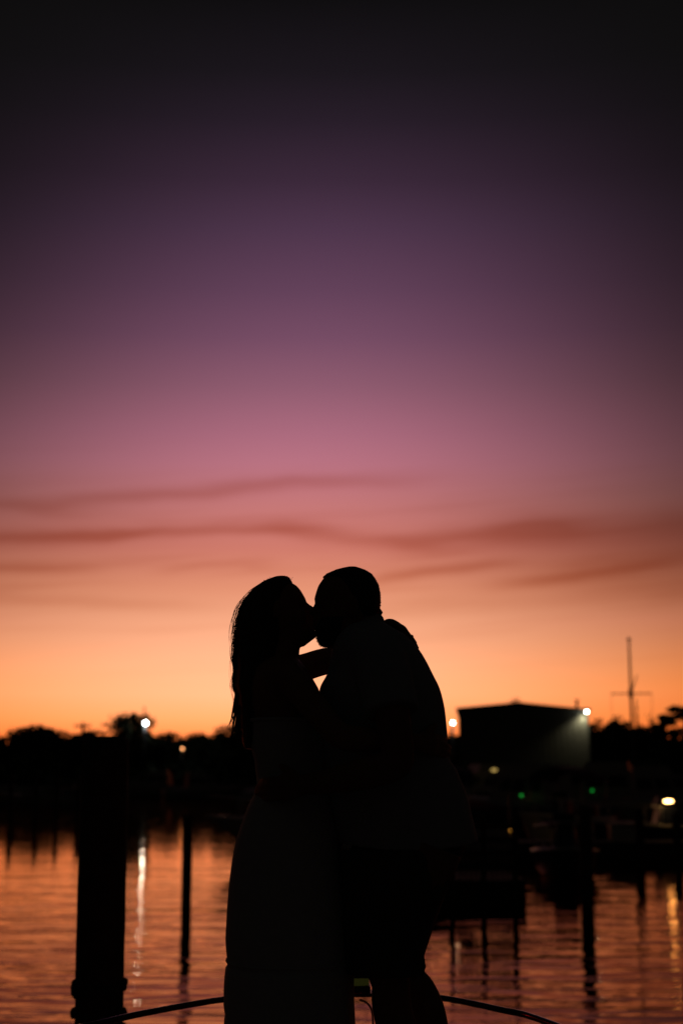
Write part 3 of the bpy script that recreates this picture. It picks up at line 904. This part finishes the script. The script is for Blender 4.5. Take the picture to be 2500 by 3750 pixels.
# ---- woman
def woman():
    base = np.array([P(1040, 2840, WY)[0], WY, DECK_Z])
    HY = 4.345
    g = G()
    head = [(2122, 1000, 1040, 1040, .022, .03), (2128, 985, 1056, 1056, .038, .03), (2136, 968, 1068, 1070, .050, .03), (2146, 953, 1082, 1087, .060, .035),
            (2162, 938, 1094, 1101, .067, .035), (2182, 929, 1104, 1113, .071, .035), (2197, 925, 1110, 1121, .072, .03), (2204, 924, 1108, 1121, .072, .02),
            (2212, 923, 1108, 1134, .071, .012), (2222, 923, 1110, 1151, .070, .012), (2235, 923, 1114, 1167, .069, .014), (2244, 924, 1117, 1162, .068, .014),
            (2251, 925, 1120, 1144, .067, .014), (2262, 926, 1123, 1149, .065, .02), (2272, 928, 1126, 1152, .063, .022), (2279, 930, 1128, 1146, .062, .022),
            (2288, 933, 1130, 1154, .060, .022), (2297, 938, 1131, 1150, .057, .022), (2305, 945, 1131, 1151, .054, .024), (2318, 960, 1130, 1161, .050, .026),
            (2327, 970, 1128, 1163, .047, .026), (2335, 980, 1124, 1157, .044, .028), (2345, 985, 1112, 1143, .042, .03), (2354, 985, 1104, 1131, .042, .03), (2368, 985, 1095, 1113, .045, .03)]
    g.loft(head_rings(head, HY, 1))
    for s in (-1, 1):      # closed eyelids and cheeks
        g.ball(P(1108, 2213, HY) + [0, s * .031, 0], (.012, .014, .010), 8, 6); g.ball(P(1104, 2262, HY) + [0, s * .036, 0], (.022, .022, .026), 8, 6)
    eye_and_ear(g, P(1010, 2240, HY), .072)
    a, r = pp((1040, 2310, HY, .050), (1038, 2370, HY - .005, .050), (1030, 2420, WY, .054), (1025, 2470, WY, .062)); g.tube(a, r, 18, 4)
    torso = [(2405, 985, 1085, .055), (2425, 960, 1103, .11), (2450, 935, 1125, .155), (2490, 922, 1148, .175), (2521, 916, 1166, .178), (2580, 914, 1184, .165),
             (2650, 922, 1188, .152), (2750, 933, 1178, .138), (2850, 953, 1160, .128), (2920, 942, 1175, .145), (3050, 893, 1205, .17), (3150, 875, 1215, .175), (3230, 885, 1200, .165)]
    g.loft(body_rings(torso, WY))
    for s in (-1, 1):
        a, r = pp((1045, 3150, WY + s * .085, .085), (1060, 3350, WY + s * .085, .076), (1072, 3600, WY + s * .08, .052), (1050, 3780, WY + s * .08, .052), (1040, 4090, WY + s * .08, .034)); g.tube(a, r, 16, 5)
        f = np.array([P(1040, 4090, WY)[0], WY + s * .08, DECK_Z])
        g.tube([f + [-.03, 0, .045], f + [.02, 0, .05], f + [.11, 0, .032], f + [.17, 0, .018]], [.034, .036, .032, .016], 12, 4)
    # far arm: round his neck, hand on his upper back
    a, r = pp((1050, 2455, WY + .13, .050), (1105, 2447, WY + .17, .044), (1190, 2422, WY + .20, .0428), (1290, 2410, WY + .235, .0400), (1345, 2405, WY + .24, .036), (1395, 2350, WY + .15, .033), (1432, 2300, WY + .035, .025)); g.tube(a, r, 16, 5)
    w0 = P(1432, 2293, 4.345); kn = P(1478, 2309, 4.318)
    palm(g, w0, kn, (0.2, .9, -.1), .0135, .027, .040)
    a, r = pp((1408, 2287, 4.345, .0135), (1424, 2282, 4.342, .0150), (1440, 2286, 4.340, .0150), (1459, 2298, 4.336, .0145), (1474, 2306, 4.332, .0135), (1482, 2315, 4.330, .0115)); g.tube(a, r, 14, 4)
    fs = [((1474, 2305, 4.352, .0095), (1492, 2322, 4.352, .0088), (1508, 2340, 4.350, .0080), (1520, 2354, 4.347, .0070)),
          ((1480, 2309, 4.330, .0098), (1499, 2332, 4.327, .0090), (1514, 2353, 4.323, .0082), (1527, 2373, 4.320, .0070)),
          ((1479, 2313, 4.308, .0095), (1497, 2336, 4.302, .0087), (1511, 2358, 4.298, .0080), (1523, 2378, 4.295, .0068)),
          ((1472, 2316, 4.288, .0085), (1485, 2334, 4.280, .0078), (1497, 2352, 4.275, .0072), (1505, 2366, 4.272, .0062))]
    for f in fs: finger(g, f)
    finger(g, ((1446, 2296, 4.372, .0115), (1466, 2306, 4.392, .0100), (1484, 2322, 4.400, .0085)))
    # near arm: under his arm, hand on the small of his back
    a, r = pp((1040, 2465, WY - .13, .050), (1075, 2500, WY - .17, .046), (1160, 2600, WY - .235, .040), (1245, 2692, WY - .275, .037), (1330, 2708, WY - .275, .036), (1440, 2714, WY - .262, .030), (1530, 2716, WY - .235, .024)); g.tube(a, r, 16, 5)
    palm(g, P(1528, 2716, WY - .235), P(1592, 2726, WY - .175), (0, .1, 1), .0135, .026, .038)
    for k, (z0, z1, dx) in enumerate(((2695, 2704, -8), (2715, 2730, 4), (2735, 2752, 2), (2754, 2775, -6))):
        finger(g, ((1588 + dx * .3, z0, WY - .178, .0095), (1612 + dx, (z0 + z1) / 2, WY - .145, .0088), (1631 + dx, z1, WY - .105, .0080), (1642 + dx, z1 + 8, WY - .06, .0068)))
    finger(g, ((1545, 2700, WY - .225, .0115), (1570, 2672, WY - .205, .0100), (1592, 2655, WY - .18, .0085)))
    me = shifted(fuse(g, 'person', .0046, 5), base)
    o = link('person', me, 'skin', loc=base)
    tag(o, 'woman with long loose hair and pale dress kissing the man, arm round his neck', 'person')

    # dress
    dl = [(2640, 912), (2700, 916), (2739, 920), (2792, 933), (2843, 939), (2880, 941), (2920, 925), (2948, 910), (2980, 898), (3041, 876), (3080, 864), (3118, 856), (3150, 851),
          (3242, 839), (3338, 832), (3433, 827), (3470, 829), (3491, 831), (3512, 833), (3529, 834), (3541, 827), (3592, 822), (3669, 820), (3695, 823), (3710, 826), (3724, 823), (3750, 821), (3860, 815), (3960, 812)]
    dr = [(2640, 1212), (2739, 1218), (2843, 1212), (2920, 1222), (3041, 1246), (3242, 1276), (3433, 1290), (3529, 1293), (3541, 1295), (3669, 1297), (3750, 1301), (3960, 1312)]
    dd = [(2640, .160), (2739, .146), (2843, .138), (2920, .152), (3041, .178), (3242, .200), (3433, .215), (3529, .218), (3541, .228), (3750, .240), (3960, .250)]
    yy = sorted(set([q[0] for q in dl])); rows = []
    for y in yy:
        rows.append((y, np.interp(y, *zip(*dl)), np.interp(y, *zip(*dr)), np.interp(y, *zip(*dd))))
    def fold(th, y):
        k = np.clip((y - 2900) / 700, 0, 1) * .022
        f = 1 + k * (np.sin(th * 9 + .6) + .6 * np.sin(th * 14 + 2.0)) * (np.abs(np.sin(th)) ** 1.5)
        if 3480 < y < 3560:
            f = f + .004 * np.sin(th * 40) * np.abs(np.sin(th))
        return f
    rings = [r_ - base for r_ in body_rings(rows, WY, 96, 2.25, 12, fold)]
    g2 = G(); g2.loft(rings, caps=False)
    inner = [r_ + (np.mean(r_, 0) - r_) * .02 for r_ in rings]
    g2.loft(inner[::-1], caps=False)
    d_ = g2.build('dress', 'dress', o)
    # top edge of the dress: a band
    tb = G(); q = rings[0]; cc = np.mean(q, 0)
    tb.tube(np.concatenate([q + (q - cc) * .005, q[:1] + (q[:1] - cc) * .005]), .006, 6); tb.build('neckline', 'dress', d_)
    sm_ = G(); q = [r_ for r_ in rings if abs(r_[0][2] - (P(1040, 3531, WY)[2] - base[2])) < .02][0]; cc = np.mean(q, 0)
    sm_.tube(np.concatenate([q + (q - cc) * .004, q[:1] + (q[:1] - cc) * .004]), .004, 6); sm_.build('tier_seam', 'dress', d_)

    # hair: a dense mass plus loose strands
    hm = [(2111, 1020, 1046, .02), (2114, 1005, 1057, .036), (2118, 994, 1061, .045), (2124, 979, 1065, .056), (2132, 962, 1070, .064), (2146, 941, 1074, .074), (2162, 922, 1072, .081),
          (2182, 905, 1068, .085), (2202, 890, 1063, .088), (2238, 876, 1055, .090), (2268, 869, 1048, .090), (2297, 865, 1042, .090), (2335, 861, 1036, .092), (2373, 862, 1034, .096),
          (2412, 859, 1036, .105, ), (2446, 863, 1037, .112), (2480, 861, 1038, .118), (2515, 858, 1037, .12), (2550, 868, 1034, .122), (2600, 875, 1026, .120), (2650, 878, 1010, .115), (2690, 884, 990, .105), (2720, 888, 962, .09), (2742, 896, 940, .06)]
    def hfold(th, y):
        k = np.clip((y - 2150) / 400, 0, 1) * .035
        return 1 + k * (np.sin(th * 17 + y * .004) * .6 + np.sin(th * 31 + 1 + y * .006) * .5) * (np.abs(np.sin(th)) ** .7)
    g3 = G(); g3.loft([r_ - base for r_ in body_rings([q[:4] for q in hm], HY, 72, 2.1, 9, hfold)])
    ht = np.array([q[:4] for q in hm], float)

    def edge(y):
        return np.interp(y, ht[:, 0], ht[:, 1])

    def strand(y0, y1, off0, off1, r0, Yd, wob=3.0, n=14, tip=.35):
        ys = np.linspace(y0, y1, n); t = np.linspace(0, 1, n)
        ph = random.uniform(0, 6.28); fr = random.uniform(1.0, 2.6)
        xs = edge(np.minimum(ys, 2742)) + off0 + (off1 - off0) * t + wob * t * np.sin(fr * 6.28 * t + ph)
        pts_ = np.array([P(x, y, Yd + .01 * math.sin(ph + 3 * k)) for x, y, k in zip(xs, ys, t)]) - base
        g3.tube(pts_, r0 * (1 - (1 - tip) * t ** 1.5), 4)
    for i in range(150):       # fringe hugging the back of the hair
        y0 = random.uniform(2120, 2520); y1 = y0 + random.uniform(150, 330)
        strand(y0, min(y1, 2745), random.uniform(1, 9), random.uniform(-2, 8), random.uniform(.0008, .0018), HY + random.uniform(-.05, .05), 2.5)
    for i in range(78):       # fly-aways: thin hairs that arch out and drift back
        y0 = random.choice((random.uniform(2125, 2240), random.uniform(2180, 2330), random.uniform(2300, 2480))); ln = random.uniform(90, 260)
        n = 18; t = np.linspace(0, 1, n); A = -random.uniform(4, 30) * random.random() ** .6; en = random.uniform(-10, 6); ph = random.uniform(0, 6.28)
        ys = y0 + ln * t; xs = edge(ys) + 2 + A * np.sin(math.pi * t ** .8) + en * t ** 2 + 2.2 * t * np.sin(7 * t + ph)
        Yd = HY + random.uniform(-.05, .05); r0 = random.uniform(.0003, .0007)
        g3.tube(np.array([P(x, y, Yd) for x, y in zip(xs, ys)]) - base, r0 * (1 - .6 * t), 4)
    for k in range(9):         # a few wavier wisps
        y0 = random.uniform(2280, 2420); A = random.uniform(-16, -6); Yw = HY + random.uniform(-.04, .04)
        for q in range(7):
            n = 20; t = np.linspace(0, 1, n); ys = y0 + random.uniform(-10, 10) + (190 + random.uniform(-30, 30)) * t
            xs = edge(ys) + 3 + (A + random.uniform(-3, 3)) * np.sin(math.pi * t) + 3 * np.sin(9 * t + k) * t
            g3.tube(np.array([P(x, y, Yw + random.uniform(-.002, .002)) for x, y in zip(xs, ys)]) - base, random.uniform(.0004, .0008) * (1 - .5 * t), 4)
    for i in range(26):       # frizz on the crown
        x = random.uniform(965, 1068); y = np.interp(x, [940, 960, 985, 1010, 1040, 1060, 1075], [2146, 2133, 2122, 2115, 2112, 2116, 2140])
        a0 = random.uniform(-2.7, -.7); ln = random.uniform(8, 22); cv = random.uniform(-.8, .8)
        pts_ = [np.array([x, y + 4])]
        for k in range(7): pts_.append(pts_[-1] + ln / 7 * np.array([math.cos(a0 + cv * k / 3), .55 * math.sin(a0 + cv * k / 3)]))
        Yd = HY + random.uniform(-.03, .03); g3.tube([P(q[0], q[1], Yd) - base for q in pts_], .0004, 4)
    for i in range(64):       # locks at the ends
        y0 = random.uniform(2440, 2560); y1 = random.uniform(2640, 2745); u = random.random()
        xs0 = 866 + 40 * u; xs1 = 836 + 70 * u + random.uniform(-5, 5)
        n = 12; t = np.linspace(0, 1, n); ph = random.uniform(0, 6.28)
        Yd = HY + random.uniform(-.07, .07)
        pts_ = [P(xs0 + (xs1 - xs0) * k ** 1.9 + 4 * k * math.sin(5 * k + ph), y0 + (y1 - y0) * k, Yd) - base for k in t]
        g3.tube(pts_, random.uniform(.0012, .003) * (1 - .75 * t ** 2), 4)
    g3.build('hair', 'hair', o)
    # ring with a small stone
    rg = G(); c = P(1500, 2333, 4.327) - base; ax = P(1514, 2353, 4.323) - P(1480, 2309, 4.330); ax /= np.linalg.norm(ax)
    u = np.cross(ax, [0, 1, 0]); u /= np.linalg.norm(u); w = np.cross(ax, u); th = np.linspace(0, 6.283, 25)
    rg.tube([c + .0095 * (math.cos(q) * u + math.sin(q) * w) for q in th], .0014, 6); ro = rg.build('ring', 'gold', o)
    top = P(1508, 2331, 4.327) - base; G().ball(top, (.0048, .0048, .0048), 8, 6).build('stone', 'gem', ro)
    return o


# ---- man
def man():
    base = np.array([P(1450, 2840, MY)[0], MY, DECK_Z])
    HY = 4.285
    g = G()
    head = [(2082, 1312, 1262, 1262, .03, .03), (2089, 1334, 1230, 1230, .048, .03), (2102, 1357, 1201, 1200, .062, .03), (2118, 1371, 1188, 1184, .069, .035), (2145, 1383, 1172, 1165, .075, .04),
            (2162, 1387, 1168, 1159, .077, .04), (2182, 1390, 1166, 1153, .078, .045), (2194, 1391, 1165, 1150, .078, .045), (2204, 1391, 1166, 1152, .078, .03), (2212, 1391, 1168, 1152, .078, .014),
            (2224, 1390, 1168, 1141, .077, .014), (2238, 1388, 1167, 1128, .076, .016), (2247, 1386, 1166, 1128, .076, .016), (2255, 1384, 1166, 1143, .075, .018), (2266, 1382, 1165, 1146, .074, .024),
            (2278, 1380, 1165, 1142, .073, .024), (2285, 1378, 1165, 1147, .073, .024), (2294, 1376, 1166, 1143, .072, .026), (2303, 1372, 1167, 1149, .070, .028), (2318, 1365, 1170, 1158, .067, .034),
            (2335, 1355, 1176, 1163, .062, .036), (2352, 1345, 1186, 1170, .055, .036), (2364, 1335, 1200, 1182, .045, .036)]
    g.loft(head_rings(head, HY, -1))
    for s in (-1, 1):
        g.ball(P(1172, 2213, HY) + [0, s * .032, 0], (.012, .014, .010), 8, 6)
    e = P(1290, 2235, HY)
    for s in (-1, 1):
        q = e + [0, s * .079, 0]; g.ball(q, (.019, .010, .031), 10, 8); g.ball(q + [.008, s * .009, .006], (.010, .006, .022), 8, 6)
    a, r = pp((1318, 2225, HY, .058), (1328, 2290, HY, .058), (1343, 2350, MY, .064), (1360, 2410, MY, .075)); g.tube(a, r, 18, 4)
    g.ball(P(1356, 2243, HY), (.0385, .045, .016), 12, 8)      # fold at the back of the neck
    torso = [(2285, 1290, 1390, .07), (2310, 1265, 1432, .12), (2340, 1240, 1480, .165), (2380, 1225, 1520, .185), (2436, 1215, 1552, .195), (2507, 1200, 1585, .20), (2600, 1200, 1610, .19), (2764, 1225, 1620, .165),
             (2900, 1260, 1650, .160), (3030, 1300, 1670, .165), (3110, 1320, 1665, .165)]
    g.loft(body_rings(torso, MY))
    # near arm: hangs from the shoulder, forearm round her waist
    a, r = pp((1385, 2415, MY - .17, .062), (1405, 2480, MY - .225, .060), (1432, 2600, MY - .27, .052), (1455, 2760, MY - .29, .046), (1440, 2800, MY - .29, .045), (1340, 2832, MY - .285, .044), (1210, 2860, MY - .25, .036), (1110, 2873, MY - .20, .029)); g.tube(a, r, 18, 5)
    palm(g, P(1112, 2873, MY - .20), P(1028, 2884, MY - .165), (0, .1, 1), .0155, .031, .044)
    for k, (z0, z1, x1) in enumerate(((2852, 2862, 950), (2874, 2884, 938), (2897, 2905, 935), (2920, 2926, 944))):
        finger(g, ((1035, z0, MY - .165, .0108), (1000, z0 + 3, MY - .145, .0102), (968 + (x1 - 938) * .5, (z0 + z1) / 2, MY - .10, .0095), (x1 + 4, z1, MY - .045, .0080)))
    finger(g, ((1092, 2850, MY - .195, .0130), (1060, 2822, MY - .18, .0115), (1030, 2806, MY - .155, .0098)))
    # far arm: behind her back
    a, r = pp((1375, 2415, MY + .17, .062), (1360, 2480, MY + .22, .060), (1330, 2620, MY + .27, .052), (1290, 2730, MY + .29, .046), (1200, 2700, MY + .29, .043), (1110, 2672, MY + .25, .036), (1060, 2660, MY + .22, .029)); g.tube(a, r, 18, 5)
    palm(g, P(1062, 2660, MY + .22), P(1000, 2650, MY + .19), (0, .1, 1), .0155, .031, .043)
    for k, z in enumerate((2625, 2645, 2665, 2685)):
        finger(g, ((1008, z, MY + .192, .0105), (975, z - 3, MY + .17, .0098), (950, z - 2, MY + .13, .0085)))
    finger(g, ((1050, 2640, MY + .21, .0130), (1025, 2610, MY + .20, .0110), (1005, 2596, MY + .185, .0095)))
    # legs: knees bent forward, calves back
    a, r = pp((1570, 3090, MY - .10, .10), (1510, 3250, MY - .10, .092), (1425, 3520, MY - .10, .064), (1430, 3600, MY - .10, .0545), (1433, 3680, MY - .10, .056), (1452, 3760, MY - .10, .056), (1490, 3900, MY - .10, .046), (1520, 4080, MY - .10, .038)); g.tube(a, r, 18, 5)
    a, r = pp((1570, 3090, MY + .10, .10), (1520, 3250, MY + .10, .092), (1470, 3500, MY + .10, .066), (1485, 3575, MY + .10, .056), (1525, 3640, MY + .10, .061), (1555, 3720, MY + .10, .063), (1595, 3860, MY + .10, .050), (1640, 4080, MY + .10, .038)); g.tube(a, r, 18, 5)
    for x, s in ((1520, -1), (1640, 1)):
        f = np.array([P(x, 4080, MY)[0], MY + s * .10, DECK_Z])
        g.tube([f + [.045, 0, .045], f + [-.01, 0, .055], f + [-.13, 0, .038], f + [-.21, 0, .02]], [.038, .042, .04, .019], 12, 4)
    me = shifted(fuse(g, 'person', .0048, 5), base)
    o = link('person', me, 'skin2', loc=base)
    tag(o, 'bearded man with short hair, pale shirt and shorts bending to kiss the woman', 'person')

    # cropped hair and beard, a thin cap over the skull with bristles
    hc = G()
    cap = [(2079, 1265, 1311, .03), (2083, 1248, 1322, .042), (2089, 1226, 1338, .054), (2102, 1196, 1360, .066), (2113, 1182, 1369, .071), (2120, 1186, 1374, .073), (2145, 1200, 1387, .0785), (2178, 1225, 1393, .081),
           (2203, 1245, 1393.5, .081), (2221, 1262, 1392, .080), (2240, 1285, 1391, .077), (2262, 1305, 1386, .068)]
    hc.loft([r_ - base for r_ in body_rings(cap, HY, 56, 2.1, 6)])
    def bristle(px, py, ang, ln, Yd, r0=.0005):
        a = P(px, py, Yd); q = P(px + ln * math.cos(ang), py + ln * math.sin(ang), Yd); hc.tube([a - base, q - base], [r0, r0 * .4], 3)
    ol = [(1181, 2118), (1197, 2101), (1227, 2088), (1260, 2081), (1288, 2078), (1314, 2081), (1337, 2088), (1360, 2102), (1378, 2127), (1388, 2152), (1393, 2178), (1393, 2203), (1392, 2221)]
    for i in range(260):
        k = random.uniform(0, len(ol) - 1.001); j = int(k); t = k - j
        x = ol[j][0] * (1 - t) + ol[j + 1][0] * t; y = ol[j][1] * (1 - t) + ol[j + 1][1] * t
        an = math.atan2(y - 2190, x - 1288) + random.uniform(-.5, .5)
        bristle(x - 3 * math.cos(an), y - 3 * math.sin(an), an, random.uniform(4, 6.5), HY + random.uniform(-.03, .03))
    hc.build('hair', 'hair2', o)
    hc = G()
    bd = [(2268, 1168, 1300, .076), (2285, 1160, 1296, .0775), (2303, 1152, 1290, .077), (2318, 1156, 1282, .074), (2330, 1158, 1275, .070), (2345, 1160, 1268, .063), (2355, 1165, 1258, .054), (2363, 1172, 1246, .043), (2369, 1184, 1232, .028)]
    hc.loft([r_ - base for r_ in body_rings(bd, HY, 48, 2.1, 6)])
    ol2 = [(1159, 2330), (1160, 2340), (1163, 2351), (1169, 2360), (1176, 2366), (1186, 2370), (1200, 2371)]
    for i in range(120):
        k = random.uniform(0, len(ol2) - 1.001); j = int(k); t = k - j
        x = ol2[j][0] * (1 - t) + ol2[j + 1][0] * t; y = ol2[j][1] * (1 - t) + ol2[j + 1][1] * t
        an = math.atan2(y - 2310, x - 1225) + random.uniform(-.2, .7)
        bristle(x - 2 * math.cos(an), y - 2 * math.sin(an), an, random.uniform(3, 8), HY + random.uniform(-.025, .025))
    hc.build('beard', 'hair2', o)

    # shirt with collar and short sleeves
    s = G()
    sh = [(2282, 1283, 1406, .078), (2296, 1262, 1430, .115), (2312, 1247, 1452, .15), (2330, 1233, 1482, .178), (2357, 1220, 1512, .198), (2382, 1214, 1532, .207), (2404, 1210, 1547, .212), (2436, 1206, 1565, .216), (2473, 1196, 1583, .219),
          (2507, 1176, 1601, .220), (2521, 1170, 1607, .220), (2542, 1168, 1614, .219), (2570, 1168, 1621, .216), (2600, 1168, 1627, .213), (2646, 1168, 1632, .206), (2700, 1170, 1637, .198), (2764, 1176, 1639, .190), (2791, 1180, 1649, .188),
          (2814, 1184, 1668, .187), (2868, 1192, 1691, .187), (2948, 1206, 1718, .189), (3028, 1222, 1737, .192), (3066, 1230, 1747, .194)]
    def sfold(th, y):
        k = np.clip((y - 2500) / 500, 0, 1) * .016
        return 1 + k * (np.sin(th * 5 + y * .012) + .7 * np.sin(th * 9 - y * .008)) * np.abs(np.sin(th)) ** 1.2
    s.loft(body_rings(sh, MY, 48, 2.3, 12, sfold))
    # hem tilts up toward his front
    hem = body_rings(sh[-2:], MY, 48, 2.3, 40)[-1].copy(); drop = hem.copy()
    t_ = (hem[:, 0] - hem[:, 0].min()) / (hem[:, 0].max() - hem[:, 0].min())
    drop[:, 2] -= .012 + .02 * np.sin(t_ * math.pi); drop = drop + (drop - drop.mean(0)) * [.012, .01, 0]
    s.loft([hem, drop])
    a, r = pp((1370, 2395, MY - .13, .085), (1392, 2440, MY - .19, .083), (1412, 2510, MY - .235, .080), (1428, 2575, MY - .262, .077), (1434, 2607, MY - .272, .077)); s.tube(a, r, 20, 4)
    a, r = pp((1365, 2395, MY + .13, .085), (1362, 2440, MY + .19, .083), (1352, 2510, MY + .235, .078), (1338, 2590, MY + .262, .075)); s.tube(a, r, 20, 4)
    me = shifted(fuse(s, 'shirt', .0055, 4), base); so = link('shirt', me, 'shirt', o)
    c = G(); cl = [(2256, 1312, 1398, .070), (2263, 1306, 1403, .074), (2274, 1292, 1407, .079), (2288, 1272, 1413, .090)]
    c.loft([r_ - base for r_ in body_rings(cl, MY, 36, 2.1, 5)]); c.build('collar', 'shirt', so)

    # shorts
    h = G()
    pel = [(3000, 1300, 1684, .178), (3060, 1292, 1700, .186), (3100, 1286, 1700, .190), (3130, 1286, 1690, .190), (3193, 1290, 1664, .185)]
    h.loft(body_rings(pel, MY, 40, 2.4))
    lg = [(3110, 1250, 1694, .105), (3150, 1250, 1681, .11), (3193, 1250, 1664, .11), (3250, 1251, 1641, .108), (3334, 1254, 1601, .104), (3403, 1258, 1576, .100), (3445, 1260, 1561, .098), (3457, 1261, 1557, .097), (3464, 1262, 1549, .096),
          (3497, 1264, 1552, .097), (3526, 1266, 1556, .099), (3540, 1267, 1560, .100), (3546, 1268, 1553, .098), (3558, 1269, 1556, .098), (3567, 1270, 1553, .097)]
    h.loft(body_rings(lg, MY - .095, 40, 2.2, 12))
    h.loft(body_rings([(y, xl + 6, xr - 4, w) for y, xl, xr, w in lg], MY + .095, 40, 2.2, 12))
    me = shifted(fuse(h, 'shorts', .0045, 2), base); link('shorts', me, 'shorts', o)
    return o


woman()
man()
